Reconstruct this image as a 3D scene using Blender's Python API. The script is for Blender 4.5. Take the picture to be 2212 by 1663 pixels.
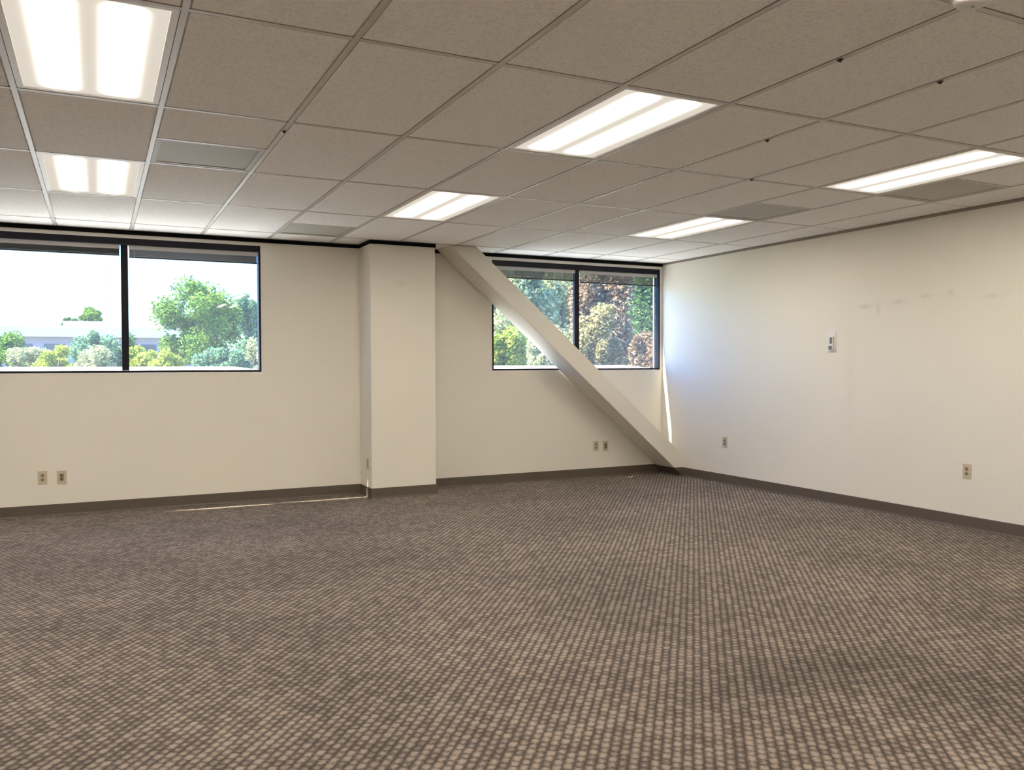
import bpy, math, random
import numpy as np
from mathutils import Vector, Matrix

# ------------------------------------------------------------------ scene, camera, sky, sun
scene = bpy.context.scene
for o in list(bpy.data.objects):
    bpy.data.objects.remove(o)
COL = scene.collection
R = math.radians

CAM_H = 1.3183
F_PX, YAW, PITCH, ROLL = 1808.1, 0.4595, -0.0232, -0.0031
fwd = Vector((math.sin(YAW) * math.cos(PITCH), math.cos(YAW) * math.cos(PITCH), math.sin(PITCH)))
rgt = Vector((math.cos(YAW), -math.sin(YAW), 0))
upv = rgt.cross(fwd)
r2 = rgt * math.cos(ROLL) + upv * math.sin(ROLL)
u2 = -rgt * math.sin(ROLL) + upv * math.cos(ROLL)
cam_data = bpy.data.cameras.new('camera')
cam_data.sensor_width = 36.0
cam_data.lens = F_PX / 2212.0 * 36.0
cam_data.clip_end = 600
cam_data.clip_start = 0.05
cam = bpy.data.objects.new('camera', cam_data)
COL.objects.link(cam)
m = Matrix.Identity(4)
for i in range(3):
    m[i][0], m[i][1], m[i][2] = r2[i], u2[i], -fwd[i]
m[2][3] = CAM_H
cam.matrix_world = m
scene.camera = cam

SUN_DIR = Vector((0.70, -0.166, -1.0)).normalized()        # travel direction of the sunlight
SUN_ELEV = math.asin(-SUN_DIR.z)
world = bpy.data.worlds.new('world')
scene.world = world
world.use_nodes = True
wn = world.node_tree
wn.nodes.clear()
w_out = wn.nodes.new('ShaderNodeOutputWorld')
w_bg = wn.nodes.new('ShaderNodeBackground')
w_sky = wn.nodes.new('ShaderNodeTexSky')
w_sky.sky_type = 'NISHITA'
w_sky.sun_disc = False
w_sky.sun_elevation = SUN_ELEV
w_sky.sun_rotation = math.atan2(-SUN_DIR.x, -SUN_DIR.y)
w_sky.air_density = 1.2
w_sky.dust_density = 0.2
w_sky.ozone_density = 3.0
w_bg.inputs['Strength'].default_value = 0.70
w_tint = wn.nodes.new('ShaderNodeMix')          # clear deep blue air
w_tint.data_type = 'RGBA'
w_tint.blend_type = 'MULTIPLY'
w_tint.inputs[0].default_value = 1.0
w_tint.inputs[7].default_value = (0.50, 0.80, 1.28, 1)
wn.links.new(w_sky.outputs[0], w_tint.inputs[6])
wn.links.new(w_tint.outputs[2], w_bg.inputs[0])
wn.links.new(w_bg.outputs[0], w_out.inputs[0])

sun_data = bpy.data.lights.new('sun', 'SUN')
sun_data.energy = 27.0
sun_data.angle = R(0.55)
sun_data.color = (1.0, 0.91, 0.76)
sun = bpy.data.objects.new('sun', sun_data)
COL.objects.link(sun)
sun.rotation_euler = SUN_DIR.to_track_quat('-Z', 'Y').to_euler()
sun.location = (-20, 20, 30)

LAMP_PEAK = 53.0            # radiance of the tube bands behind the lens
LAMP_COLOR = (1.0, 0.905, 0.775)

vs = scene.view_settings
vs.view_transform = 'Standard'
vs.look = 'None'
vs.exposure = 0.05
vs.gamma = 1.0
vs.use_curve_mapping = False
scene.cycles.max_bounces = 10
scene.cycles.diffuse_bounces = 6
scene.cycles.transparent_max_bounces = 12
scene.cycles.sample_clamp_indirect = 8.0

# ------------------------------------------------------------------ dimensions (metres)
T = 0.6096
X0, Y0 = -0.3196, 3.1482            # ceiling grid origin
ZC = 2.563
XR, YW = 6.242, 8.437               # right wall, window wall
XL, YB = -6.4, -2.4                 # left wall, wall behind the camera
WT = 0.14                           # window wall thickness
SILL, HEAD = 1.262, 2.492
WINS = [(-0.974, 1.438), (3.93, 6.206), (-5.88, -3.47)]  # last one added out of view for daylight
MULL = [[0.232], [5.05], [-4.675]]
YG = YW + 0.065                     # glass plane
CX0, CX1, CY = 2.425, 3.108, YW - 0.39      # column
BASE_H = 0.102

# ------------------------------------------------------------------ node helpers
def new_mat(name):
    mt = bpy.data.materials.new(name)
    mt.use_nodes = True
    nt = mt.node_tree
    nt.nodes.clear()
    out = nt.nodes.new('ShaderNodeOutputMaterial')
    return mt, nt, out

def nd(nt, typ, **kw):
    n = nt.nodes.new(typ)
    for k, v in kw.items():
        setattr(n, k, v)
    return n

def mth(nt, op, a, b=None, c=None):
    n = nt.nodes.new('ShaderNodeMath')
    n.operation = op
    for i, v in enumerate((a, b, c)):
        if v is None:
            continue
        if isinstance(v, (int, float)):
            n.inputs[i].default_value = v
        else:
            nt.links.new(v, n.inputs[i])
    return n.outputs[0]

def mixc(nt, fac, a, b, mode='MIX'):
    n = nt.nodes.new('ShaderNodeMix')
    n.data_type = 'RGBA'
    n.blend_type = mode
    for idx, v in ((0, fac), (6, a), (7, b)):
        if isinstance(v, (int, float)):
            n.inputs[idx].default_value = v
        elif isinstance(v, tuple):
            n.inputs[idx].default_value = (v[0], v[1], v[2], 1)
        else:
            nt.links.new(v, n.inputs[idx])
    return n.outputs[2]

def plain(name, color, rough=0.6, spec=0.4, noise=0.06, nscale=6.0, bump=0.0, bscale=80.0, metallic=0.0):
    """painted / moulded surface with a little tonal variation and fine relief"""
    mt, nt, out = new_mat(name)
    p = nd(nt, 'ShaderNodeBsdfPrincipled')
    p.inputs['Roughness'].default_value = rough
    p.inputs['Specular IOR Level'].default_value = spec
    p.inputs['Metallic'].default_value = metallic
    tc = nd(nt, 'ShaderNodeTexCoord')
    nz = nd(nt, 'ShaderNodeTexNoise')
    nz.inputs['Scale'].default_value = nscale
    nz.inputs['Detail'].default_value = 3
    nt.links.new(tc.outputs['Object'], nz.inputs['Vector'])
    lo = tuple(c * (1 - noise) for c in color)
    hi = tuple(min(1, c * (1 + noise)) for c in color)
    nt.links.new(mixc(nt, nz.outputs[0], lo, hi), p.inputs['Base Color'])
    if bump:
        n2 = nd(nt, 'ShaderNodeTexNoise')
        n2.inputs['Scale'].default_value = bscale
        n2.inputs['Detail'].default_value = 4
        nt.links.new(tc.outputs['Object'], n2.inputs['Vector'])
        b = nd(nt, 'ShaderNodeBump')
        b.inputs['Strength'].default_value = bump
        b.inputs['Distance'].default_value = 0.003
        nt.links.new(n2.outputs[0], b.inputs['Height'])
        nt.links.new(b.outputs[0], p.inputs['Normal'])
    nt.links.new(p.outputs[0], out.inputs[0])
    return mt

def wall_mat(name, color, smudges=()):
    """painted drywall: orange-peel relief, faint tonal drift and a few scuff marks (world position, radius y/z)"""
    mt, nt, out = new_mat(name)
    p = nd(nt, 'ShaderNodeBsdfPrincipled')
    p.inputs['Roughness'].default_value = 0.62
    p.inputs['Specular IOR Level'].default_value = 0.3
    geo = nd(nt, 'ShaderNodeNewGeometry')
    nz = nd(nt, 'ShaderNodeTexNoise')
    nz.inputs['Scale'].default_value = 1.3
    nz.inputs['Detail'].default_value = 4
    nt.links.new(geo.outputs['Position'], nz.inputs['Vector'])
    colr = mixc(nt, nz.outputs[0], tuple(c * 0.97 for c in color), tuple(min(1, c * 1.03) for c in color))
    if smudges:
        sep = nd(nt, 'ShaderNodeSeparateXYZ')
        nt.links.new(geo.outputs['Position'], sep.inputs[0])
        n3 = nd(nt, 'ShaderNodeTexNoise')
        n3.inputs['Scale'].default_value = 22
        n3.inputs['Detail'].default_value = 3
        nt.links.new(geo.outputs['Position'], n3.inputs['Vector'])
        tot = None
        for (ax, a, z, ra, rz, s) in smudges:
            da = mth(nt, 'DIVIDE', mth(nt, 'SUBTRACT', sep.outputs[ax], a), ra)
            dz = mth(nt, 'DIVIDE', mth(nt, 'SUBTRACT', sep.outputs[2], z), rz)
            d2 = mth(nt, 'ADD', mth(nt, 'MULTIPLY', da, da), mth(nt, 'MULTIPLY', dz, dz))
            g = mth(nt, 'MULTIPLY', mth(nt, 'EXPONENT', mth(nt, 'MULTIPLY', d2, -1.0)), s)
            tot = g if tot is None else mth(nt, 'ADD', tot, g)
        fac = mth(nt, 'MULTIPLY', tot, mth(nt, 'ADD', n3.outputs[0], 0.35))
        colr = mixc(nt, fac, colr, tuple(c * 0.62 for c in color))
    nt.links.new(colr, p.inputs['Base Color'])
    n2 = nd(nt, 'ShaderNodeTexNoise')
    n2.inputs['Scale'].default_value = 140
    nt.links.new(geo.outputs['Position'], n2.inputs['Vector'])
    b = nd(nt, 'ShaderNodeBump')
    b.inputs['Strength'].default_value = 0.12
    b.inputs['Distance'].default_value = 0.002
    nt.links.new(n2.outputs[0], b.inputs['Height'])
    nt.links.new(b.outputs[0], p.inputs['Normal'])
    nt.links.new(p.outputs[0], out.inputs[0])
    return mt

def carpet_mat():
    mt, nt, out = new_mat('woven_carpet')
    p = nd(nt, 'ShaderNodeBsdfPrincipled')
    p.inputs['Roughness'].default_value = 0.95
    p.inputs['Specular IOR Level'].default_value = 0.12
    p.inputs['Sheen Weight'].default_value = 0.05
    p.inputs['Sheen Roughness'].default_value = 0.5
    geo = nd(nt, 'ShaderNodeNewGeometry')
    sep = nd(nt, 'ShaderNodeSeparateXYZ')
    nt.links.new(geo.outputs['Position'], sep.inputs[0])
    x, y = sep.outputs[0], sep.outputs[1]
    a = R(38.6)                                    # direction of the ribs, from +Y towards +X
    u = mth(nt, 'SUBTRACT', mth(nt, 'MULTIPLY', x, math.cos(a)), mth(nt, 'MULTIPLY', y, math.sin(a)))
    v = mth(nt, 'ADD', mth(nt, 'MULTIPLY', x, math.sin(a)), mth(nt, 'MULTIPLY', y, math.cos(a)))
    PU, PV = 0.035, 0.040
    uu = mth(nt, 'DIVIDE', u, PU)
    row = mth(nt, 'FLOOR', uu)
    fu = mth(nt, 'FRACT', uu)
    par = mth(nt, 'MULTIPLY', mth(nt, 'FRACT', mth(nt, 'MULTIPLY', row, 0.5)), 1.0)
    vv = mth(nt, 'ADD', mth(nt, 'DIVIDE', v, PV), par)
    fv = mth(nt, 'FRACT', vv)
    # ridge profile across the rib and dash profile along it
    ridge = mth(nt, 'SINE', mth(nt, 'MULTIPLY', fu, math.pi))
    dash = mth(nt, 'SINE', mth(nt, 'MULTIPLY', fv, math.pi))
    hgt = mth(nt, 'MULTIPLY', mth(nt, 'POWER', ridge, 0.8), mth(nt, 'ADD', mth(nt, 'MULTIPLY', dash, 0.55), 0.45))
    nz = nd(nt, 'ShaderNodeTexNoise')
    nz.inputs['Scale'].default_value = 85
    nz.inputs['Detail'].default_value = 2
    nt.links.new(geo.outputs['Position'], nz.inputs['Vector'])
    cv = nd(nt, 'ShaderNodeCombineXYZ')
    nt.links.new(row, cv.inputs[0])
    nt.links.new(mth(nt, 'FLOOR', vv), cv.inputs[1])
    wnz = nd(nt, 'ShaderNodeTexWhiteNoise')
    wnz.noise_dimensions = '2D'
    nt.links.new(cv.outputs[0], wnz.inputs['Vector'])
    h2 = mth(nt, 'ADD', hgt, mth(nt, 'MULTIPLY', mth(nt, 'SUBTRACT', nz.outputs[0], 0.5), 1.1))
    h2 = mth(nt, 'ADD', h2, mth(nt, 'MULTIPLY', mth(nt, 'SUBTRACT', wnz.outputs['Value'], 0.5), 0.45))
    rmp = nd(nt, 'ShaderNodeValToRGB')
    rmp.color_ramp.elements[0].position = 0.1
    rmp.color_ramp.elements[0].color = (0.068, 0.054, 0.044, 1)
    rmp.color_ramp.elements[1].position = 1.0
    rmp.color_ramp.elements[1].color = (0.315, 0.258, 0.208, 1)
    e = rmp.color_ramp.elements.new(0.55)
    e.color = (0.150, 0.121, 0.098, 1)
    nt.links.new(h2, rmp.inputs[0])
    big = nd(nt, 'ShaderNodeTexNoise')
    big.inputs['Scale'].default_value = 0.9
    big.inputs['Detail'].default_value = 5
    big.inputs['Roughness'].default_value = 0.62
    nt.links.new(geo.outputs['Position'], big.inputs['Vector'])
    wear = nd(nt, 'ShaderNodeMapRange')
    wear.inputs[1].default_value = 0.35
    wear.inputs[2].default_value = 0.68
    wear.inputs[3].default_value = 0.72
    wear.inputs[4].default_value = 1.05
    nt.links.new(big.outputs[0], wear.inputs[0])
    # two trodden stains on the right of the room
    tot = None
    for (sx, sy, ra, rb, s) in ((2.75, 2.62, 0.55, 0.16, 0.45), (3.15, 2.25, 0.35, 0.3, 0.3), (1.2, 5.6, 0.9, 0.5, 0.22)):
        dx = mth(nt, 'DIVIDE', mth(nt, 'SUBTRACT', x, sx), ra)
        dy = mth(nt, 'DIVIDE', mth(nt, 'SUBTRACT', y, sy), rb)
        d2 = mth(nt, 'ADD', mth(nt, 'MULTIPLY', dx, dx), mth(nt, 'MULTIPLY', dy, dy))
        g = mth(nt, 'MULTIPLY', mth(nt, 'EXPONENT', mth(nt, 'MULTIPLY', d2, -1.0)), s)
        tot = g if tot is None else mth(nt, 'ADD', tot, g)
    st = mth(nt, 'SUBTRACT', 1.0, mth(nt, 'MULTIPLY', tot, mth(nt, 'MULTIPLY', big.outputs[0], 1.5)))
    k = mth(nt, 'MULTIPLY', wear.outputs[0], st)
    cmb = nd(nt, 'ShaderNodeCombineColor')
    for i in range(3):
        nt.links.new(k, cmb.inputs[i])
    nt.links.new(mixc(nt, 1.0, rmp.outputs[0], cmb.outputs[0], 'MULTIPLY'), p.inputs['Base Color'])
    b = nd(nt, 'ShaderNodeBump')
    b.inputs['Strength'].default_value = 0.5
    b.inputs['Distance'].default_value = 0.006
    nt.links.new(h2, b.inputs['Height'])
    nt.links.new(b.outputs[0], p.inputs['Normal'])
    nt.links.new(p.outputs[0], out.inputs[0])
    return mt

def tile_mat():
    mt, nt, out = new_mat('fissured_tile')
    p = nd(nt, 'ShaderNodeBsdfPrincipled')
    p.inputs['Roughness'].default_value = 0.9
    p.inputs['Specular IOR Level'].default_value = 0.15
    geo = nd(nt, 'ShaderNodeNewGeometry')
    oi = nd(nt, 'ShaderNodeObjectInfo')
    nz = nd(nt, 'ShaderNodeTexNoise')
    nz.inputs['Scale'].default_value = 75
    nz.inputs['Detail'].default_value = 4
    nt.links.new(geo.outputs['Position'], nz.inputs['Vector'])
    rm = nd(nt, 'ShaderNodeMapRange')
    rm.inputs[1].default_value = 0.36
    rm.inputs[2].default_value = 0.5
    nt.links.new(nz.outputs[0], rm.inputs[0])
    c1 = mixc(nt, rm.outputs[0], (0.86, 0.85, 0.83), (0.965, 0.955, 0.94))
    c2 = mixc(nt, mth(nt, 'MULTIPLY', oi.outputs['Random'], 0.10), c1, (0.76, 0.73, 0.68))
    nt.links.new(c2, p.inputs['Base Color'])
    b = nd(nt, 'ShaderNodeBump')
    b.inputs['Strength'].default_value = 0.35
    b.inputs['Distance'].default_value = 0.003
    nt.links.new(rm.outputs[0], b.inputs['Height'])
    nt.links.new(b.outputs[0], p.inputs['Normal'])
    nt.links.new(p.outputs[0], out.inputs[0])
    return mt

def lens_mat():
    """acrylic lens lit by two tubes: two soft bright bands along its length"""
    mt, nt, out = new_mat('glowing_lens')
    tc = nd(nt, 'ShaderNodeTexCoord')
    sep = nd(nt, 'ShaderNodeSeparateXYZ')
    nt.links.new(tc.outputs['Object'], sep.inputs[0])
    ax = mth(nt, 'ABSOLUTE', sep.outputs[0])
    d = mth(nt, 'DIVIDE', mth(nt, 'SUBTRACT', ax, 0.118), 0.0385)
    g = mth(nt, 'EXPONENT', mth(nt, 'MULTIPLY', mth(nt, 'MULTIPLY', d, d), -1.0))
    ay = mth(nt, 'ABSOLUTE', sep.outputs[1])
    endf = nd(nt, 'ShaderNodeMapRange')
    endf.interpolation_type = 'SMOOTHSTEP'
    endf.inputs[1].default_value = 0.56
    endf.inputs[2].default_value = 0.47
    nt.links.new(ay, endf.inputs[0])
    s = mth(nt, 'ADD', mth(nt, 'MULTIPLY', mth(nt, 'MULTIPLY', g, endf.outputs[0]), LAMP_PEAK), 0.72)
    em = nd(nt, 'ShaderNodeEmission')
    em.inputs[0].default_value = (*LAMP_COLOR, 1)
    nt.links.new(s, em.inputs[1])
    nt.links.new(em.outputs[0], out.inputs[0])
    return mt

def glass_mat():
    """pane: clear, reflecting more at grazing angles, with haze put in as a thin pale veil"""
    mt, nt, out = new_mat('window_glass')
    tr = nd(nt, 'ShaderNodeBsdfTransparent')
    tr.inputs[0].default_value = (0.95, 0.975, 0.98, 1)
    gl = nd(nt, 'ShaderNodeBsdfGlossy')
    gl.inputs['Roughness'].default_value = 0.02
    geo = nd(nt, 'ShaderNodeNewGeometry')
    dt = nd(nt, 'ShaderNodeVectorMath', operation='DOT_PRODUCT')
    nt.links.new(geo.outputs['Normal'], dt.inputs[0])
    nt.links.new(geo.outputs['Incoming'], dt.inputs[1])
    c = mth(nt, 'SUBTRACT', 1.0, mth(nt, 'ABSOLUTE', dt.outputs['Value']))
    fac = mth(nt, 'ADD', mth(nt, 'MULTIPLY', mth(nt, 'POWER', c, 5.0), 0.25), 0.02)
    mx = nd(nt, 'ShaderNodeMixShader')
    nt.links.new(fac, mx.inputs[0])
    nt.links.new(tr.outputs[0], mx.inputs[1])
    nt.links.new(gl.outputs[0], mx.inputs[2])
    tl = nd(nt, 'ShaderNodeBsdfTranslucent')  # pale veil stands in for haze over the outdoor view
    tl.inputs[0].default_value = (0.9, 0.95, 1.0, 1)
    m2 = nd(nt, 'ShaderNodeMixShader')
    m2.inputs[0].default_value = 0.02
    nt.links.new(mx.outputs[0], m2.inputs[1])
    nt.links.new(tl.outputs[0], m2.inputs[2])
    nt.links.new(m2.outputs[0], out.inputs[0])
    return mt

def perforated_mat():
    mt, nt, out = new_mat('perforated_grille')
    p = nd(nt, 'ShaderNodeBsdfPrincipled')
    p.inputs['Roughness'].default_value = 0.6
    tc = nd(nt, 'ShaderNodeTexCoord')
    vo = nd(nt, 'ShaderNodeTexVoronoi')
    vo.inputs['Scale'].default_value = 110
    vo.inputs['Randomness'].default_value = 0.0
    nt.links.new(tc.outputs['Object'], vo.inputs['Vector'])
    st = mth(nt, 'LESS_THAN', vo.outputs['Distance'], 0.36)
    nt.links.new(mixc(nt, st, (0.50, 0.50, 0.45), (0.06, 0.06, 0.055)), p.inputs['Base Color'])
    nt.links.new(p.outputs[0], out.inputs[0])
    return mt

def leaf_mat(name, c1, c2, c3):
    mt, nt, out = new_mat(name)
    geo = nd(nt, 'ShaderNodeNewGeometry')
    rmp = nd(nt, 'ShaderNodeValToRGB')
    rmp.color_ramp.elements[0].color = (*c1, 1)
    rmp.color_ramp.elements[1].color = (*c3, 1)
    e = rmp.color_ramp.elements.new(0.5)
    e.color = (*c2, 1)
    nt.links.new(geo.outputs['Random Per Island'], rmp.inputs[0])
    df = nd(nt, 'ShaderNodeBsdfDiffuse')
    tl = nd(nt, 'ShaderNodeBsdfTranslucent')
    nt.links.new(rmp.outputs[0], df.inputs[0])
    nt.links.new(rmp.outputs[0], tl.inputs[0])
    mx = nd(nt, 'ShaderNodeMixShader')
    mx.inputs[0].default_value = 0.45
    nt.links.new(df.outputs[0], mx.inputs[1])
    nt.links.new(tl.outputs[0], mx.inputs[2])
    nt.links.new(mx.outputs[0], out.inputs[0])
    return mt

WALLC = (0.75, 0.715, 0.64)
M = {}
M['carpet'] = carpet_mat()
M['tile'] = tile_mat()
M['wall'] = wall_mat('painted_drywall', WALLC)
M['wall_right'] = wall_mat('scuffed_drywall', WALLC, (
    (1, 5.386, 1.843, 0.06, 0.018, 0.55), (1, 5.25, 1.82, 0.02, 0.05, 0.45), (1, 5.044, 1.861, 0.07, 0.018, 0.5),
    (1, 4.772, 1.889, 0.05, 0.014, 0.45), (1, 4.538, 1.901, 0.03, 0.03, 0.4), (1, 4.202, 1.846, 0.06, 0.016, 0.4),
    (1, 5.55, 1.2, 0.05, 0.5, 0.12)))
M['column'] = wall_mat('column_drywall', WALLC, ((0, 2.75, 2.15, 0.05, 0.03, 0.3),))
M['plenum'] = plain('plenum_deck', (0.10, 0.095, 0.09), 0.9)
M['grid'] = plain('grid_enamel', (0.60, 0.565, 0.51), 0.38, 0.5, 0.03)
M['angle'] = plain('wall_angle_shadow_line', (0.30, 0.26, 0.21), 0.5)  # shadow line at the wall angle put into the dark colour
M['black'] = plain('black_reveal', (0.005, 0.005, 0.006), 0.8, 0.1)
M['frame'] = plain('dark_anodised_aluminium', (0.006, 0.006, 0.013), 0.55, 0.25, 0.1, 4)
M['base'] = plain('brown_rubber_base', (0.100, 0.080, 0.061), 0.5, 0.4, 0.08, 3)
M['blind'] = plain('blind_rail_enamel', (0.50, 0.47, 0.46), 0.45, 0.4, 0.05)
M['blind_dark'] = plain('blind_bottom_rail', (0.03, 0.03, 0.035), 0.5)
M['blind_slat'] = plain('blind_backlit_slat', (0.06, 0.058, 0.062), 0.5)  # backlit shade of the slats put into the dark colour
M['white_metal'] = plain('white_enamel', (0.82, 0.80, 0.76), 0.4, 0.5, 0.03)
M['lens'] = lens_mat()
M['glass'] = glass_mat()
M['perf'] = perforated_mat()
M['almond'] = plain('almond_plastic', (0.52, 0.45, 0.33), 0.35, 0.5, 0.04)
M['almond_dark'] = plain('almond_device', (0.26, 0.215, 0.15), 0.35, 0.5, 0.04)
M['slot'] = plain('slot_black', (0.02, 0.018, 0.015), 0.7)
M['offwhite'] = plain('offwhite_plastic', (0.74, 0.73, 0.71), 0.4, 0.5, 0.03)
M['greyplastic'] = plain('grey_plastic', (0.17, 0.165, 0.16), 0.45, 0.5, 0.05)
M['clip'] = plain('dark_clip', (0.03, 0.025, 0.022), 0.5)
M['ledge'] = plain('white_ledge', (0.84, 0.82, 0.74), 0.7, 0.2, 0.04)
M['stucco'] = plain('exterior_stucco', (0.45, 0.42, 0.38), 0.9, 0.2, 0.06, 3, 0.3, 60)

# ------------------------------------------------------------------ mesh helpers
class MB:
    def __init__(self):
        self.v, self.f = [], []
    def box(self, x0, x1, y0, y1, z0, z1):
        b = len(self.v)
        self.v += [(x, y, z) for z in (z0, z1) for y in (y0, y1) for x in (x0, x1)]
        self.f += [tuple(b + i for i in q) for q in ((0, 2, 3, 1), (4, 5, 7, 6), (0, 1, 5, 4), (2, 6, 7, 3), (0, 4, 6, 2), (1, 3, 7, 5))]
        return self
    def prism(self, pts, axis, a, b):
        """pts: 2-D outline; extruded along axis from a to b"""
        n0, n = len(self.v), len(pts)
        for t in (a, b):
            for (p, q) in pts:
                self.v.append({0: (t, p, q), 1: (p, t, q), 2: (p, q, t)}[axis])
        self.f.append(tuple(n0 + i for i in range(n))[::-1])
        self.f.append(tuple(n0 + n + i for i in range(n)))
        for i in range(n):
            j = (i + 1) % n
            self.f.append((n0 + i, n0 + j, n0 + n + j, n0 + n + i))
        return self
    def lathe(self, prof, n=24, axis=2):
        b = len(self.v)
        for (r, h) in prof:
            for k in range(n):
                a = 2 * math.pi * k / n
                c, s = r * math.cos(a), r * math.sin(a)
                self.v.append({2: (c, s, h), 1: (c, h, s), 0: (h, c, s)}[axis])
        for i in range(len(prof) - 1):
            for k in range(n):
                k2 = (k + 1) % n
                self.f.append((b + i * n + k, b + i * n + k2, b + (i + 1) * n + k2, b + (i + 1) * n + k))
        self.f.append(tuple(b + k for k in range(n))[::-1])
        e = b + (len(prof) - 1) * n
        self.f.append(tuple(e + k for k in range(n)))
        return self
    def tube(self, pts, rads, n=7):
        b0 = len(self.v)
        prev = None
        for i, (p, r) in enumerate(zip(pts, rads)):
            p = Vector(p)
            d = (Vector(pts[min(i + 1, len(pts) - 1)]) - Vector(pts[max(i - 1, 0)])).normalized()
            a = d.orthogonal().normalized() if prev is None else (prev - d * prev.dot(d)).normalized()
            prev = a
            c = d.cross(a)
            for k in range(n):
                t = 2 * math.pi * k / n
                self.v.append(tuple(p + (a * math.cos(t) + c * math.sin(t)) * r))
        for i in range(len(pts) - 1):
            for k in range(n):
                k2 = (k + 1) % n
                self.f.append((b0 + i * n + k, b0 + i * n + k2, b0 + (i + 1) * n + k2, b0 + (i + 1) * n + k))
        self.f.append(tuple(b0 + k for k in range(n))[::-1])
        self.f.append(tuple(b0 + (len(pts) - 1) * n + k for k in range(n)))
        return self
    def mesh(self, name, mat, bevel=0.0, smooth=False):
        me = bpy.data.meshes.new(name)
        me.from_pydata(self.v, [], self.f)
        me.update()
        import bmesh
        bm = bmesh.new()
        bm.from_mesh(me)
        bmesh.ops.recalc_face_normals(bm, faces=bm.faces)
        if bevel:
            bmesh.ops.bevel(bm, geom=[e for e in bm.edges if e.calc_face_angle(0) > 0.5], offset=bevel, segments=2, affect='EDGES', profile=0.5)
        bm.to_mesh(me)
        bm.free()
        if smooth:
            for p in me.polygons:
                p.use_smooth = True
        me.materials.append(mat)
        return me
    def build(self, name, mat, parent=None, bevel=0.0, smooth=False):
        return link(name, self.mesh(name, mat, bevel, smooth), parent)

def link(name, me, parent=None, loc=None):
    o = bpy.data.objects.new(name, me)
    COL.objects.link(o)
    if parent is not None:
        o.parent = parent
    if loc is not None:
        o.location = loc
    return o

def empty(name, loc=(0, 0, 0), rz=0.0):
    o = bpy.data.objects.new(name, None)
    o.empty_display_size = 0.1
    COL.objects.link(o)
    o.location = loc
    o.rotation_euler = (0, 0, rz)
    return o

def tag(o, label, cat, group=None, kind=None):
    o['label'] = label
    o['category'] = cat
    if group:
        o['group'] = group
    if kind:
        o['kind'] = kind
    return o

def struct(o, label, cat):
    return tag(o, label, cat, kind='structure')

def copy_tree(o, parent=None):
    c = o.copy()
    COL.objects.link(c)
    c.parent = parent
    for ch in o.children:
        copy_tree(ch, c)
    return c

# ------------------------------------------------------------------ room shell
fl = MB().box(XL - 0.2, XR + 0.2, YB - 0.2, YW + WT, -0.12, 0.0).build('floor', M['carpet'])
struct(fl, 'brown ribbed woven carpet covering the whole office floor', 'floor')

# window wall with two openings and an added unseen one
w = MB()
xs = [XL - 0.2, *WINS[2], *WINS[0], *WINS[1], XR + 0.2]
w.box(xs[0], xs[-1], YW, YW + WT, 0.001, SILL)
w.box(xs[0], xs[-1], YW, YW + WT, HEAD, ZC + 0.4)
for a, b in ((0, 1), (2, 3), (4, 5), (6, 7)):
    w.box(xs[a], xs[b], YW, YW + WT, SILL, HEAD)
o = w.build('wall_back', M['wall'])
struct(o, 'cream painted wall with the two black framed windows', 'wall')
o = MB().box(XR, XR + 0.15, YB - 0.2, YW - 0.0005, 0.001, ZC + 0.4).build('wall_right', M['wall_right'])
struct(o, 'plain cream wall on the right with faint scuffs and thermostat', 'wall')
o = MB().box(XL - 0.15, XL, YB - 0.2, YW - 0.0005, 0.001, ZC + 0.4).build('wall_left', M['wall'])
struct(o, 'cream wall closing the room beyond the left window', 'wall')
o = MB().box(XL, XR, YB - 0.15, YB, 0.001, ZC + 0.4).build('wall_front', M['wall'])
struct(o, 'cream wall behind the viewer', 'wall')

# rubber base
def base_profile(h=BASE_H, t=0.008):
    return [(0, 0.0015), (t + 0.006, 0.0015), (t + 0.003, 0.008), (t, 0.016), (t, h - 0.004), (t - 0.003, h), (0, h)]
def base_x(name, x0, x1, yface, parent=None):
    return MB().prism([(yface - 0.0005 - p, q) for p, q in base_profile()], 0, x0, x1).build(name, M['base'], parent)
def base_y(name, y0, y1, xface, sgn, parent=None):
    return MB().prism([(xface + sgn * (0.0005 + p), q) for p, q in base_profile()], 1, y0, y1).build(name, M['base'], parent)
BL = 6.118
o = empty('baseboard_back')
base_x('base_strip', XL + 0.001, CX0 - 0.001, YW, o)
base_x('base_strip', CX1 + 0.001, XR - 0.02, YW, o)
struct(o, 'dark brown rubber base along the window wall', 'baseboard')
o = base_y('baseboard_right', YB + 0.001, 8.03, XR, -1)
struct(o, 'dark brown rubber base along the right wall', 'baseboard')
o = base_y('baseboard_left', YB + 0.001, YW - 0.02, XL, 1)
struct(o, 'dark brown rubber base along the left wall', 'baseboard')

# black reveal at the ceiling along the window wall
TZ0, TZ1 = 2.526, ZC - 0.001
o = MB().box(XL + 0.001, CX0 - 0.001, YW - 0.012, YW - 0.0005, TZ0, TZ1).build('trim_1', M['black'])
struct(o, 'black strip where ceiling meets wall above the left window', 'trim')
o = MB().box(CX1 + 0.001, XR - 0.001, YW - 0.012, YW - 0.0005, TZ0, TZ1).build('trim_2', M['black'])
struct(o, 'black strip where ceiling meets wall above the right window', 'trim')
w = MB()
w.prism([(XR - 0.0005, ZC - 0.001), (XR - 0.0005, ZC - 0.022), (XR - 0.003, ZC - 0.022), (XR - 0.003, ZC - 0.004), (XR - 0.022, ZC - 0.004), (XR - 0.022, ZC - 0.001)], 1, YB + 0.001, YW - 0.014)
o = w.build('trim_3', M['angle'])
struct(o, 'thin wall angle along the top of the right wall, shadow line painted dark', 'trim')

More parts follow.
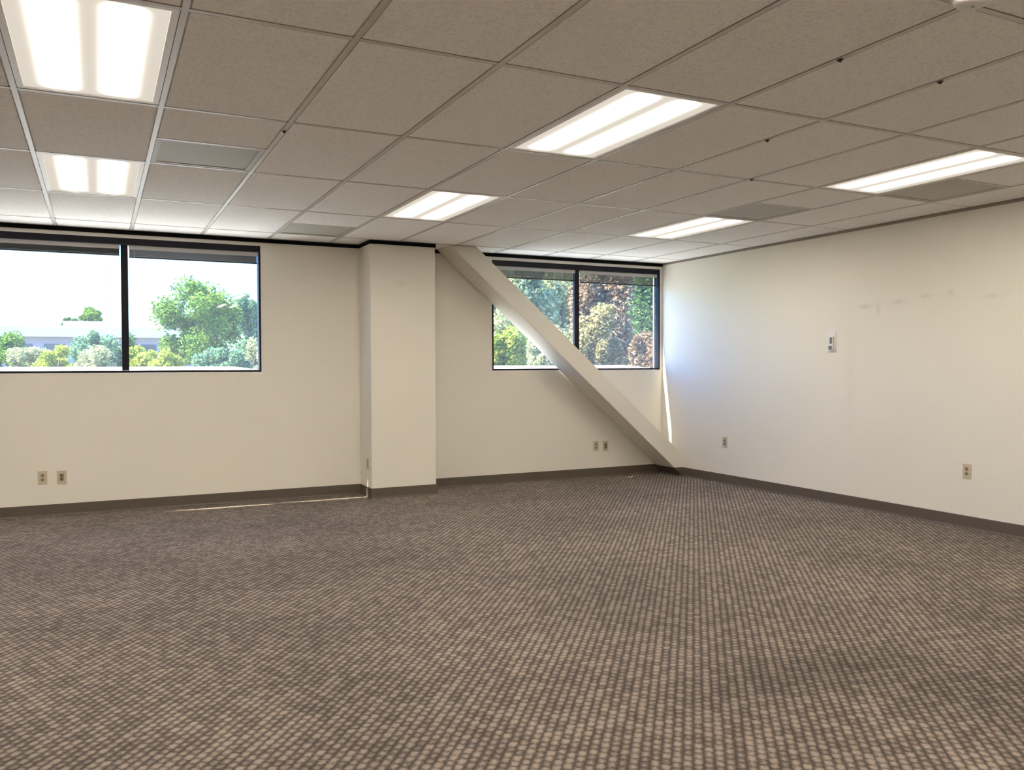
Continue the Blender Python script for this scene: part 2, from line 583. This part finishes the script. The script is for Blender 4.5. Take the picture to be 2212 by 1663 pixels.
# ------------------------------------------------------------------ windows
def window(name, xa, xb, mulls, label, ledge=2.5):
    root = empty(name, ((xa + xb) / 2, YW, SILL))
    ox, oy, oz = (xa + xb) / 2, YW, SILL
    def part(nm, x0, x1, y0, y1, z0, z1, mat, bev=0.002):
        ob = MB().box(x0 - ox, x1 - ox, y0 - oy, y1 - oy, z0 - oz, z1 - oz).build(nm, mat, root, bev)
        return ob
    ya, yb = YW - 0.004, YG + 0.03
    part('sill_rail', xa + 0.001, xb - 0.001, ya, yb, SILL + 0.001, SILL + 0.022, M['frame'])
    part('head_rail', xa + 0.001, xb - 0.001, ya, yb, HEAD - 0.058, HEAD - 0.001, M['frame'])
    part('jamb', xa + 0.001, xa + 0.019, ya, yb, SILL + 0.0225, HEAD - 0.0585, M['frame'])
    part('jamb', xb - 0.019, xb - 0.001, ya, yb, SILL + 0.0225, HEAD - 0.0585, M['frame'])
    edges = [xa + 0.02] + [e for mx in mulls for e in (mx - 0.031, mx + 0.031)] + [xb - 0.02]
    for mx in mulls:
        part('mullion', mx - 0.03, mx + 0.03, YG - 0.022, YG + 0.024, SILL + 0.0225, HEAD - 0.0585, M['frame'])
    panes = []
    for k in range(0, len(edges), 2):
        part('pane', edges[k], edges[k + 1], YG, YG + 0.006, SILL + 0.023, HEAD - 0.059, M['glass'], 0)
        panes.append((edges[k], edges[k + 1]))
    # sloping white ledge outside, made deeper than seen to bounce sun onto the ceiling
    MB().prism([(YW + WT + 0.002 - oy, 1.15 - oz), (YW + WT + ledge - oy, 1.15 - oz), (YW + WT + ledge - oy, 1.318 - oz), (YW + WT + 0.002 - oy, 1.272 - oz)], 0, xa - 0.1 - ox, xb + 0.1 - ox).build('outer_ledge', M['ledge'], root)
    struct(root, label, 'window')
    return panes

PANES1 = window('window_1', *WINS[0], MULL[0], 'wide black framed window left of the column looking onto sky and trees')
PANES2 = window('window_2', *WINS[1], MULL[1], 'smaller black framed window crossed by the diagonal brace', 0.8)

PANES3 = window('added_window', *WINS[2], MULL[2], 'added unseen black framed window beyond the left picture edge')  # unseen window added to bring daylight to the left of the room

# raised mini blinds, one per pane
def blind(x0, x1, zbot, label):
    wd = x1 - x0 - 0.012
    root = empty('window_blind', ((x0 + x1) / 2, YG - 0.033, HEAD - 0.06))
    ztop = -0.002
    h = HEAD - 0.06 - zbot
    MB().box(-wd / 2, wd / 2, -0.014, 0.014, ztop - 0.036, ztop).build('head_rail', M['blind'], root, 0.002)
    zs, ze = ztop - 0.038, -h + 0.014
    n = 14
    dz = (zs - ze) / n
    sl = MB().prism([(-0.0125, -0.0008), (0, 0.0012), (0.0125, -0.0008), (0.0125, 0.0008), (0, 0.0028), (-0.0125, 0.0008)], 0, -wd / 2 + 0.004, wd / 2 - 0.004).mesh('slat', M['blind_slat'])
    for k in range(n):
        link('slat', sl, root, (0, random.uniform(-0.0015, 0.0015), zs - dz * (k + 0.5)))
    MB().box(-wd / 2 + 0.003, wd / 2 - 0.003, -0.012, 0.012, -h, -h + 0.013).build('bottom_rail', M['blind_dark'], root, 0.002)
    MB().tube([(-wd / 2 + 0.05, -0.016, ztop - 0.01), (-wd / 2 + 0.05, -0.017, -h - 0.02)], [0.002, 0.002], 6).build('tilt_wand', M['blind'], root)
    tag(root, label, 'blind', 'raised mini blinds at the window heads')
random.seed(3)
blind(*PANES1[0], 2.332, 'raised grey blind left of the mullion in the left window')
blind(*PANES1[1], 2.318, 'raised grey blind right of the mullion in the left window')
blind(*PANES2[0], 2.30, 'raised grey blind partly behind the brace in the right window')
blind(*PANES2[1], 2.285, 'raised grey blind nearest the right wall in the right window')

# ------------------------------------------------------------------ column and diagonal brace
col = empty('column', ((CX0 + CX1) / 2, (CY + YW) / 2, 0))
cx, cy = col.location.x, col.location.y
MB().box(CX0 - cx, CX1 - cx, CY - cy, YW - 0.001 - cy, 0.002, ZC - 0.001).build('casing', M['column'], col, 0.004)
def rel_base(pts, axis, a, b, par, ox, oy):
    mb = MB().prism(pts, axis, a, b)
    mb.v = [(x - ox, y - oy, z) for x, y, z in mb.v]
    return mb.build('base_strip', M['base'], par)
rel_base([(CY - 0.0005 - p, q) for p, q in base_profile()], 0, CX0 - 0.008, CX1 + 0.008, col, cx, cy)
rel_base([(CX0 - 0.0005 - p, q) for p, q in base_profile()], 1, CY, YW - 0.016, col, cx, cy)
rel_base([(CX1 + 0.0005 + p, q) for p, q in base_profile()], 1, CY, YW - 0.016, col, cx, cy)
MB().box(CX0 - 0.012 - cx, CX1 + 0.004 - cx, CY - 0.012 - cy, CY - 0.0005 - cy, TZ0, TZ1).build('reveal_strip', M['black'], col)
MB().box(CX0 - 0.012 - cx, CX0 - 0.0005 - cx, CY - cy, YW - 0.014 - cy, TZ0, TZ1).build('reveal_strip', M['black'], col)
tag(col, 'square cream column between the two windows', 'column')

SL = -0.862
def up_z(x): return 1.414 + SL * (x - 4.9)
def lo_z(x): return 1.157 + SL * (x - 4.9)
BY0, BY1 = YW - 0.40, YW - 0.022
zt = ZC - 0.002
xu = 4.9 + (zt - 1.414) / SL
xl = 4.9 + (zt - 1.157) / SL
xe = XR - 0.002
brace = empty('diagonal_brace', (6.0, (BY0 + BY1) / 2, 0))
bx_, by_ = 6.0, brace.location.y
xf = 4.9 + (0.0025 - 1.157) / SL
pts = [(xl - bx_, zt), (xf - bx_, 0.0025)]
if xf < xe - 0.001:
    pts.append((xe - bx_, 0.0025))
else:
    pts[-1] = (xe - bx_, lo_z(xe))
pts += [(xe - bx_, up_z(xe)), (xu - bx_, zt)]
MB().prism(pts, 1, BY0 - by_, BY1 - by_).build('casing', M['wall'], brace, 0.004)
xb1 = 4.9 + (BASE_H - 1.157) / SL
MB().prism([(xb1 - bx_, BASE_H), (xe - 0.012 - bx_, 0.004), (xe - bx_, 0.004), (xe - bx_, BASE_H)], 1, BY0 - 0.009 - by_, BY0 - 0.0005 - by_).build('base_strip', M['base'], brace)
nx, nz_ = -0.862 / 1.3203, -1 / 1.3203
qa, qb = (xb1 - bx_ + nx * 0.0008, BASE_H + nz_ * 0.0008), (4.9 + (0.014 - 1.157) / SL - bx_ + nx * 0.0008, 0.014 + nz_ * 0.0008)
MB().prism([qa, qb, (qb[0] + nx * 0.007, qb[1] + nz_ * 0.007), (qa[0] + nx * 0.007, qa[1] + nz_ * 0.007)], 1, BY0 - 0.009 - by_, BY1 - by_).build('base_strip', M['base'], brace)
tag(brace, 'thick cream boxed diagonal brace from column top to floor corner', 'brace')

# ------------------------------------------------------------------ suspended ceiling
ceil = MB().box(XL - 0.15, XR + 0.15, YB - 0.15, YW + WT, ZC + 0.16, ZC + 0.26).build('ceiling', M['plenum'])
struct(ceil, 'suspended ceiling of white fissured tiles in a metal grid', 'ceiling')

LIGHTS = [(i, j) for j in (-4, -2, 0, 2) for i in (-8, -4, 0, 4, 8)]
VENTS = [(1, 1.5), (3, 3.5), (8, 1.5), (9, 0.5)]
GI0 = math.floor((XL - X0) / T)
GI1 = math.ceil((XR - X0) / T)
GJ0 = math.floor((YB - Y0) / (2 * T))
GJ1 = math.ceil((YW - Y0) / (2 * T))
gx = lambda i: X0 + i * T
gy = lambda j: Y0 + j * 2 * T

FL = 0.012                          # half flange of the tees
tile_cache = {}
def tile(x0, x1, y0, y1):
    x0, x1 = max(x0, XL + 0.001), min(x1, XR - 0.001)
    y0, y1 = max(y0, YB + 0.001), min(y1, YW - 0.014)
    if x1 - x0 < 0.03 or y1 - y0 < 0.03:
        return
    # keep clear of the column and of the brace head
    a, b = (x1 - x0) / 2 - 0.004, (y1 - y0) / 2 - 0.004
    key = (round(a, 3), round(b, 3))
    if key not in tile_cache:
        mb = MB()
        z0, z1, z2 = 0.0, 0.007, 0.018
        e = FL + 0.003
        fa, fb = a - e, b - e                       # tegular face drops slightly below its seat
        mb.box(-a, a, -b, b, z1, z2)
        mb.prism([(-fa, -fb), (fa, -fb), (fa, fb), (-fa, fb)], 2, z0, z1)
        tile_cache[key] = mb.mesh('ceiling_tile', M['tile'])
    link('ceiling_tile', tile_cache[key], ceil, ((x0 + x1) / 2, (y0 + y1) / 2, ZC + 0.0015))

vent_half = {(i, int(math.floor(j))): j - math.floor(j) for i, j in VENTS}
for i in range(GI0, GI1):
    for j in range(GJ0, GJ1):
        if (i, j) in LIGHTS:
            continue
        if (i, j) in vent_half:
            tile(gx(i), gx(i + 1), gy(j), gy(j + 0.5))      # the vent fills the far half
            continue
        tile(gx(i), gx(i + 1), gy(j), gy(j + 1))

# inverted tees
def tee_y(i):
    x = gx(i)
    if x < XL + 0.02 or x > XR - 0.02:
        return
    y1 = YW - 0.014
    if CX0 - 0.03 < x < CX1 + 0.03:
        y1 = CY - 0.014
    mb = MB().box(-FL, FL, YB + 0.001, y1, 0, 0.0015).box(-0.0012, 0.0012, YB + 0.001, y1, 0.0015, 0.038)
    o = mb.build('main_runner', M['grid'], ceil)
    o.location = (x, 0, ZC)
for i in range(GI0, GI1 + 1):
    tee_y(i)
ct = MB().box(-T / 2 + FL + 0.0005, T / 2 - FL - 0.0005, -FL, FL, 0, 0.0015).box(-T / 2 + FL + 0.0005, T / 2 - FL - 0.0005, -0.0012, 0.0012, 0.0015, 0.03).mesh('cross_tee', M['grid'])
for i in range(GI0, GI1):
    xa, xb = gx(i), gx(i + 1)
    if xa < XL or xb > XR:
        continue
    js = [j for j in range(GJ0, GJ1 + 1)] + [vj for (vi, vj) in VENTS if vi == i]
    for j in js:
        y = gy(j)
        if y < YB + 0.03 or y > YW - 0.03:
            continue
        link('cross_tee', ct, ceil, ((xa + xb) / 2, y, ZC + 0.0001))

# ------------------------------------------------------------------ recessed fluorescent fixtures
def make_troffer():
    root = empty('ceiling_light')
    a, b = T / 2 - FL - 0.002, T - FL - 0.002
    fw = 0.026
    MB().box(-a, a, -b, b, 0.055, 0.09).box(-a, -a + 0.006, -b, b, 0.008, 0.055).box(a - 0.006, a, -b, b, 0.008, 0.055).box(-a + 0.006, a - 0.006, -b, -b + 0.006, 0.008, 0.055).box(-a + 0.006, a - 0.006, b - 0.006, b, 0.008, 0.055).build('housing', M['white_metal'], root)
    fr = MB()
    fr.box(-a, a, -b, -b + fw, 0, 0.008).box(-a, a, b - fw, b, 0, 0.008)
    fr.box(-a, -a + fw, -b + fw, b - fw, 0, 0.008).box(a - fw, a, -b + fw, b - fw, 0, 0.008)
    fr.build('door_frame', M['white_metal'], root)
    MB().box(-a + fw + 0.001, a - fw - 0.001, -b + fw + 0.001, b - fw - 0.001, 0.004, 0.007).build('lens', M['lens'], root)
    return root
LBL = {
    (0, 0): 'largest fluorescent ceiling light, cut off by the top left picture edge',
    (0, 2): 'fluorescent ceiling light above the left window, behind the largest one',
    (4, 0): 'yellowish fluorescent ceiling light in the middle of the ceiling',
    (4, 2): 'fluorescent ceiling light in front of the column top',
    (8, 0): 'long fluorescent ceiling light nearest the right wall, touching the picture edge',
    (8, 2): 'fluorescent ceiling light farthest away, in front of the right window',
}
proto = None
for (i, j) in LIGHTS:
    if proto is None:
        t = proto = make_troffer()
    else:
        t = copy_tree(proto)
    t.location = (gx(i) + T / 2, gy(j) + T, ZC + 0.0025)
    lb = LBL.get((i, j)) or 'unseen fluorescent ceiling light, %s, %s' % (
        {2: 'row nearest the windows', 0: 'second row from the windows', -2: 'row above the viewer', -4: 'row behind the viewer'}[j],
        {-8: 'farthest left', -4: 'just left of the picture', 0: 'in line with the largest light', 4: 'in line with the yellowish light', 8: 'nearest the right wall'}[i])
    tag(t, lb, 'ceiling light', 'recessed fluorescent lights in the ceiling')

# perforated return air panels
def make_vent():
    root = empty('ceiling_vent')
    a = T / 2 - FL - 0.002
    fw = 0.03
    f = MB()
    f.box(-a, a, -a, -a + fw, 0, 0.006).box(-a, a, a - fw, a, 0, 0.006).box(-a, -a + fw, -a + fw, a - fw, 0, 0.006).box(a - fw, a, -a + fw, a - fw, 0, 0.006)
    f.build('frame', M['greyframe'], root)
    MB().box(-a + fw, a - fw, -a + fw, a - fw, 0.004, 0.006).build('perforated_panel', M['perf'], root)
    MB().box(-a + 0.02, a - 0.02, -a + 0.02, a - 0.02, 0.01, 0.06).build('duct_box', M['plenum'], root)
    return root
M['greyframe'] = plain('vent_frame_enamel', (0.46, 0.46, 0.43), 0.5, 0.4, 0.03)
VL = ['grey perforated ceiling vent right of the two left lights', 'grey perforated ceiling vent close to the window wall, left of the column',
      'grey perforated ceiling vent touching the farthest right light', 'grey perforated ceiling vent between the longest right light and the right wall']
vp = None
for (i, j), lb in zip(VENTS, VL):
    v = vp = make_vent() if vp is None else vp
    if lb != VL[0]:
        v = copy_tree(vp)
    v.location = (gx(i) + T / 2, gy(j) + T / 2, ZC + 0.002)
    tag(v, lb, 'vent', 'perforated vents in the ceiling')

# small clips left on the grid
def make_clip():
    root = empty('grid_clip')
    MB().box(-0.008, 0.008, -0.011, 0.011, -0.006, -0.0005).build('plate', M['clip'], root, 0.0015)
    MB().lathe([(0.005, -0.012), (0.007, -0.010), (0.007, -0.0065)], 10).build('screw', M['clip'], root)
    return root
CL = [(5.0, -0.54, 'small dark clip on the ceiling grid nearest the round detector'), (6.0, -0.54, 'small dark clip on the ceiling grid nearest the top right edge'),
      (6.0, 0.33, 'small dark clip on the ceiling grid right of the yellowish light'), (7.0, 0.98, 'small dark clip on the ceiling grid left of the longest right light'),
      (2.0, 1.13, 'small dark clip on the ceiling grid beside the leftmost vent')]
cp = None
for (i, j, lb) in CL:
    c = make_clip() if cp is None else copy_tree(cp)
    cp = cp or c
    c.location = (gx(i), gy(j), ZC)
    tag(c, lb, 'clip', 'dark clips on the ceiling grid')

# round detector at the top edge of the picture
det = empty('smoke_detector', (2.655, 1.86, ZC))
MB().lathe([(0.068, -0.012), (0.07, -0.006), (0.07, -0.0005)], 32).build('base', M['offwhite'], det, 0, True)
MB().lathe([(0.03, -0.042), (0.05, -0.036), (0.06, -0.026), (0.063, -0.0125)], 32).build('cap', M['offwhite'], det, 0, True)
MB().lathe([(0.004, -0.044), (0.005, -0.0425)], 10).build('indicator', M['greyplastic'], det)
tag(det, 'round off-white smoke detector at the top right of the ceiling', 'detector')

# ------------------------------------------------------------------ wall devices (built facing -Y at the origin)
def make_outlet(dark=1.0):
    root = empty('wall_outlet')
    MB().prism([(-0.036, -0.058), (0.036, -0.058), (0.036, 0.058), (-0.036, 0.058)], 1, -0.006, -0.0008).build('cover_plate', M['almond'], root, 0.002)
    for s in (1, -1):
        r = MB().prism([(0.0165 * math.cos(t), 0.0145 * math.sin(t)) for t in [2 * math.pi * k / 16 for k in range(16)]], 1, -0.0082, -0.0065).build('receptacle', M['almond_dark'], root)
        r.location = (0, 0, 0.0195 * s)
        sl = MB().box(-0.0075, -0.0055, -0.0089, -0.0084, -0.001, 0.007).box(0.0055, 0.0075, -0.0089, -0.0084, 0.0, 0.007)
        sl.prism([(0.0025 * math.cos(t), -0.0065 + 0.0025 * math.sin(t)) for t in [2 * math.pi * k / 8 for k in range(8)]], 1, -0.0089, -0.0084)
        sl.build('slot', M['slot'], r)
    MB().lathe([(0.003, -0.0078), (0.003, -0.0065)], 10, 1).build('screw', M['almond_dark'], root)
    return root
def make_jack():
    root = empty('wall_jack')
    MB().prism([(-0.036, -0.058), (0.036, -0.058), (0.036, 0.058), (-0.036, 0.058)], 1, -0.006, -0.0008).build('cover_plate', M['almond'], root, 0.002)
    q = MB().box(-0.017, 0.017, -0.009, -0.0065, -0.033, 0.033).build('insert', M['almond_dark'], root, 0.001)
    for s in (1, -1):
        MB().box(-0.007, 0.007, -0.0098, -0.0092, 0.015 * s - 0.006, 0.015 * s + 0.006).build('port', M['slot'], q)
    for s in (1, -1):
        k = MB().lathe([(0.003, -0.0078), (0.003, -0.0065)], 10, 1).build('screw', M['almond_dark'], root)
        k.location = (0, 0, 0.047 * s)
    return root
oproto, jproto = make_outlet(), make_jack()
used = set()
def place(pr, loc, rz, label, cat, group):
    if pr.name in used:
        d = copy_tree(pr)
    else:
        used.add(pr.name)
        d = pr
    d.location = loc
    d.rotation_euler = (0, 0, rz)
    tag(d, label, cat, group)
RZ = -math.pi / 2       # faces -X
place(oproto, (-0.448, YW, 0.343), 0, 'almond power outlet, left one of the pair under the left window', 'outlet', 'outlets low on the walls')
place(jproto, (-0.300, YW, 0.338), 0, 'almond data jack, right one of the pair under the left window', 'outlet', 'outlets low on the walls')
place(oproto, (5.281, YW, 0.362), 0, 'almond power outlet, left one of the pair beside the brace', 'outlet', 'outlets low on the walls')
place(jproto, (5.415, YW, 0.358), 0, 'almond data jack, right one of the pair beside the brace', 'outlet', 'outlets low on the walls')
place(oproto, (XR, 7.279, 0.459), RZ, 'almond power outlet on the right wall close to the brace foot', 'outlet', 'outlets low on the walls')
place(oproto, (XR, 4.385, 0.459), RZ, 'almond power outlet on the right wall near the picture edge', 'outlet', 'outlets low on the walls')
place(oproto, (CX0, 8.17, 0.335), RZ, 'almond power outlet on the left side of the column', 'outlet', 'outlets low on the walls')

th = empty('thermostat', (XR, 5.775, 1.545), RZ)
MB().box(-0.055, 0.055, -0.008, -0.0008, -0.105, 0.095).build('back_plate', M['offwhite'], th, 0.003)
MB().box(-0.050, 0.050, -0.012, -0.0085, 0.040, 0.050).build('top_ledge', M['greylight'] if 'greylight' in M else M['offwhite'], th, 0.001)
bd = MB().box(-0.012, 0.036, -0.030, -0.0085, -0.088, 0.036).build('body', M['offwhite'], th, 0.004)
MB().box(0.004, 0.030, -0.034, -0.0305, -0.030, 0.030).build('dial_window', M['greyplastic'], bd, 0.001)
MB().box(-0.008, 0.030, -0.036, -0.0305, -0.080, -0.050).build('lever_box', M['greyplastic'], bd, 0.001)
tag(th, 'small white thermostat with grey dial on the right wall', 'thermostat')

# ------------------------------------------------------------------ outside
GZ = -4.6
LEAF_N, LEAF_S = 3.0, 0.55
def pix(px, py, depth):
    d = fwd + r2 * ((px - 1106) / F_PX) - u2 * ((py - 831.5) / F_PX)
    return Vector((0, 0, CAM_H)) + d * depth

mt = plain('outside_ground', (0.16, 0.17, 0.10), 0.95, 0.1, 0.3, 0.15)
o = MB().box(-150, 200, YW + WT + 2.6, 320, GZ - 0.2, GZ).build('ground_outside', mt)
struct(o, 'distant ground far below the windows', 'ground')
# building facade under the windows
LM = {
    'green': leaf_mat('leaf_green', (0.062, 0.136, 0.029), (0.179, 0.309, 0.057), (0.437, 0.605, 0.101)),
    'blue': leaf_mat('leaf_bluish', (0.080, 0.160, 0.093), (0.201, 0.345, 0.197), (0.410, 0.635, 0.327)),
    'yellow': leaf_mat('leaf_yellowgreen', (0.150, 0.208, 0.035), (0.395, 0.484, 0.075), (0.800, 0.800, 0.170)),
    'pale': leaf_mat('leaf_pale', (0.22, 0.25, 0.11), (0.50, 0.52, 0.28), (0.74, 0.72, 0.44)),
    'autumn': leaf_mat('leaf_autumn', (0.11, 0.065, 0.035), (0.36, 0.23, 0.12), (0.66, 0.52, 0.34)),
    'gold': leaf_mat('leaf_gold', (0.10, 0.10, 0.03), (0.42, 0.36, 0.14), (0.74, 0.64, 0.34)),
    'dark': leaf_mat('leaf_dark', (0.038, 0.086, 0.031), (0.122, 0.216, 0.069), (0.323, 0.488, 0.155)),
}
M['bark'] = plain('bark', (0.16, 0.12, 0.09), 0.9, 0.2, 0.3, 8, 0.6, 20)
M['bark_pale'] = plain('pale_bark', (0.42, 0.36, 0.30), 0.9, 0.2, 0.25, 8, 0.6, 20)

def foliage(cen, rad, n, size, seed, clumps=16, hollow=0.55):
    """leaves as small folded diamonds, gathered into clumps over an ellipsoid"""
    rnd = random.Random(seed)
    g = np.random.default_rng(seed)
    cl = []
    for k in range(clumps):
        while True:
            p = Vector((rnd.uniform(-1, 1), rnd.uniform(-1, 1), rnd.uniform(-1, 1)))
            if hollow * 0.5 < p.length < 0.82:
                break
        cl.append((p, rnd.uniform(0.22, 0.42)))
    unit = lambda a: a / np.linalg.norm(a, axis=1, keepdims=True)
    C = np.array([tuple(c[0]) for c in cl])
    Rr = np.array([c[1] for c in cl])
    k = g.integers(0, clumps, n)
    d = unit(g.normal(size=(n, 3))) * (Rr[k] * g.uniform(0.35, 1.05, n))[:, None]
    pos = np.array(cen) + (C[k] + d) * np.array(rad)
    ax = unit(g.normal(size=(n, 3)) * np.array([1, 1, 0.6]))
    sd = unit(np.cross(ax, unit(g.normal(size=(n, 3)))))
    nr = np.cross(ax, sd)
    s = (size * g.uniform(0.6, 1.3, n))[:, None]
    V = np.stack([pos - ax * s, pos + sd * s * 0.5 + nr * s * 0.1, pos + ax * s, pos - sd * s * 0.5 + nr * s * 0.1], 1).reshape(-1, 3)
    b = np.arange(n)[:, None] * 4
    Fc = np.concatenate([b, b + 1, b + 2, b, b + 2, b + 3], 1).reshape(-1)
    me = bpy.data.meshes.new('foliage')
    me.vertices.add(len(V))
    me.vertices.foreach_set('co', V.astype(np.float32).ravel())
    me.loops.add(len(Fc))
    me.loops.foreach_set('vertex_index', Fc.astype(np.int32))
    me.polygons.add(2 * n)
    me.polygons.foreach_set('loop_start', (np.arange(2 * n) * 3).astype(np.int32))
    me.update(calc_edges=True)
    return me, cl

def tree(name, top_px, base_y, depth, half_w, label, cat, leaf, n, size, seed, group, bark='bark', rz=None, clumps=16):
    """crown whose top shows at top_px and whose half width is half_w pixels, at the given distance"""
    tp = pix(top_px[0], top_px[1], depth)
    bt = pix(top_px[0], base_y, depth)
    rx = half_w / F_PX * depth
    h = rz if rz else max(rx * 0.8, (tp.z - bt.z) / 2)
    cen = Vector((tp.x, tp.y, tp.z - h))
    root = empty(name, (cen.x, cen.y, GZ))
    me, cl = foliage((0, 0, cen.z - GZ), (rx, rx, h), int(n * LEAF_N), size * LEAF_S, seed, clumps)
    me.materials.append(LM[leaf])
    fo = link('foliage', me, root)
    fo['kind'] = 'stuff'
    ht = cen.z - GZ
    r0 = 0.05 * max(1.0, ht / 4) + 0.02 * rx
    MB().tube([(0, 0, 0), (0.03 * rx, -0.02 * rx, ht * 0.5), (0, 0.02 * rx, ht), (0.05 * rx, 0, ht + h * 0.5)], [r0, r0 * 0.8, r0 * 0.6, r0 * 0.2]).build('trunk', M[bark], root, 0, True)
    rnd = random.Random(seed + 5)
    for k in range(5):
        c = cl[k % len(cl)][0]
        e = Vector((c.x * rx, c.y * rx, ht + c.z * h))
        s = Vector((0, 0, ht * rnd.uniform(0.72, 0.98)))
        MB().tube([tuple(s), tuple(s.lerp(e, 0.5) + Vector((0, 0, 0.05 * h))), tuple(e)], [r0 * 0.4, r0 * 0.28, r0 * 0.1], 5).build('branch', M[bark], root, 0, True)
    tag(root, label, cat, group)
    return root

G1, G2 = 'trees outside the left window', 'trees outside the right window'
tree('round_tree', (430, 606), 800, 36, 90, 'big round green tree in the right pane of the left window', 'tree', 'green', 9000, 0.13, 11, G1, clumps=26)
tree('tall_tree', (535, 612), 800, 44, 48, 'bluish tree at the right jamb of the left window', 'tree', 'blue', 5000, 0.17, 12, G1, clumps=18)
tree('bushy_tree', (205, 708), 830, 40, 55, 'grey-green bushy tree left of the mullion in the left window', 'tree', 'blue', 4500, 0.14, 13, G1)
tree('bushy_tree', (255, 702), 830, 46, 36, 'dark bushy tree touching the mullion in the left window', 'tree', 'dark', 3500, 0.15, 14, G1)
tree('bushy_tree', (18, 722), 830, 40, 45, 'low bushy tree at the left edge of the left window', 'tree', 'green', 3500, 0.14, 15, G1)
tree('bushy_tree', (-60, 700), 830, 42, 60, 'bushy tree beyond the left picture edge outside the left window', 'tree', 'green', 3000, 0.15, 25, G1)
tree('shrub', (65, 738), 850, 34, 50, 'olive shrub at the bottom of the left pane, near the picture edge', 'shrub', 'pale', 3500, 0.11, 16, G1)
tree('shrub', (125, 748), 850, 33, 55, 'pale yellow-green shrub at the bottom middle of the left pane', 'shrub', 'yellow', 3500, 0.11, 17, G1)
tree('shrub', (215, 752), 850, 32, 60, 'grey-green shrub at the bottom left of the mullion', 'shrub', 'pale', 3500, 0.11, 18, G1)
tree('shrub', (312, 740), 850, 34, 45, 'bright yellow-green shrub just right of the mullion', 'shrub', 'yellow', 3500, 0.11, 19, G1)
tree('shrub', (365, 752), 850, 32, 40, 'yellow-green shrub at the foot of the big round tree', 'shrub', 'yellow', 3000, 0.11, 20, G1)
tree('shrub', (480, 735), 860, 30, 60, 'bluish green shrub in front of the big round tree', 'shrub', 'blue', 3500, 0.12, 21, G1)
tree('shrub', (548, 730), 860, 33, 36, 'pale green shrub below the bluish tree at the window jamb', 'shrub', 'pale', 3000, 0.12, 22, G1)
tree('distant_tree', (195, 662), 706, 110, 26, 'small distant tree showing above the white roof', 'tree', 'green', 1600, 0.3, 23, G1)
tree('distant_tree', (152, 684), 706, 112, 18, 'low distant tree left of the one above the white roof', 'tree', 'dark', 900, 0.3, 24, G1)

tree('leafy_tree', (1110, 520), 830, 22, 95, 'pale green tree in the left pane of the right window', 'tree', 'pale', 6000, 0.13, 31, G2, clumps=30)
tree('leafy_tree', (1215, 540), 830, 29, 80, 'light green tree just left of the mullion in the right window', 'tree', 'pale', 4500, 0.14, 32, G2, clumps=28)
tree('autumn_tree', (1305, 520), 850, 17, 75, 'brown autumn tree just right of the mullion in the right window', 'tree', 'autumn', 9000, 0.085, 33, G2, 'bark_pale', clumps=30)
tree('autumn_tree', (1300, 660), 860, 15, 62, 'golden leafed tree low in the right pane of the right window', 'tree', 'gold', 7000, 0.075, 34, G2, 'bark_pale', clumps=26)
tree('leafy_tree', (1405, 520), 850, 25, 70, 'dark green tree at the right jamb of the right window', 'tree', 'dark', 8000, 0.11, 35, G2, clumps=28)
tree('autumn_tree', (1400, 700), 860, 14, 45, 'reddish brown shrub in the lower right corner of the right window', 'shrub', 'autumn', 5000, 0.07, 36, G2, clumps=20)
tree('leafy_tree', (1090, 690), 850, 20, 55, 'bright green tree low behind the brace in the right window', 'tree', 'yellow', 6000, 0.1, 37, G2, clumps=22)
tree('leafy_tree', (1190, 690), 850, 16.5, 60, 'grey-green shrub in the middle bottom of the right window', 'shrub', 'pale', 6000, 0.1, 38, G2, clumps=22)
tree('leafy_tree', (1260, 470), 850, 44, 220, 'broad tree far behind the others in the right window', 'tree', 'pale', 6000, 0.24, 39, G2, clumps=46)

# low white building beyond the trees
bp0 = pix(60, 740, 82)
bld = empty('distant_building', (bp0.x, bp0.y, GZ), 0)
def bpart(nm, x0, x1, y0, y1, z0, z1, mat, par=bld, bev=0):
    return MB().box(x0, x1, y0, y1, z0 - GZ, z1 - GZ).build(nm, mat, par, bev)
M['bwall'] = plain('building_shaded_stucco', (0.36, 0.32, 0.40), 0.9, 0.2, 0.08, 0.4)  # purple shade on the walls put into the colour
M['broof'] = plain('white_roof', (0.85, 0.85, 0.84), 0.8, 0.2, 0.03, 0.4)
M['bglass'] = plain('dark_window', (0.06, 0.07, 0.10), 0.1, 0.6)
zr = pix(60, 727, 82).z
bpart('wall', -8, 18, 0, 14, GZ, zr, M['bwall'])
bpart('roof', -9, 19, -1.2, 15, zr, zr + 0.9, M['broof'])
bpart('roof_upper', 3, 16, 2, 12, zr + 0.9, zr + 1.7, M['broof'])
for k in range(9):
    wdw = bpart('window', -7 + k * 2.8, -5.2 + k * 2.8, -0.05, 0.0, zr - 2.2, zr - 0.7, M['bglass'])
tag(bld, 'low white roofed building far beyond the trees', 'building')

# thin pole seen against the sky
pp = pix(238, 700, 60)
pole = empty('utility_pole', (pp.x, pp.y, GZ))
MB().tube([(0, 0, 0), (0, 0, pix(238, 545, 60).z - GZ)], [0.09, 0.05], 8).build('shaft', M['ledge'], pole)
MB().box(-0.4, 0.4, -0.04, 0.04, pix(238, 560, 60).z - GZ - 0.05, pix(238, 560, 60).z - GZ + 0.05).build('crossarm', M['ledge'], pole)
tag(pole, 'thin pale pole against the white sky in the left pane', 'pole')
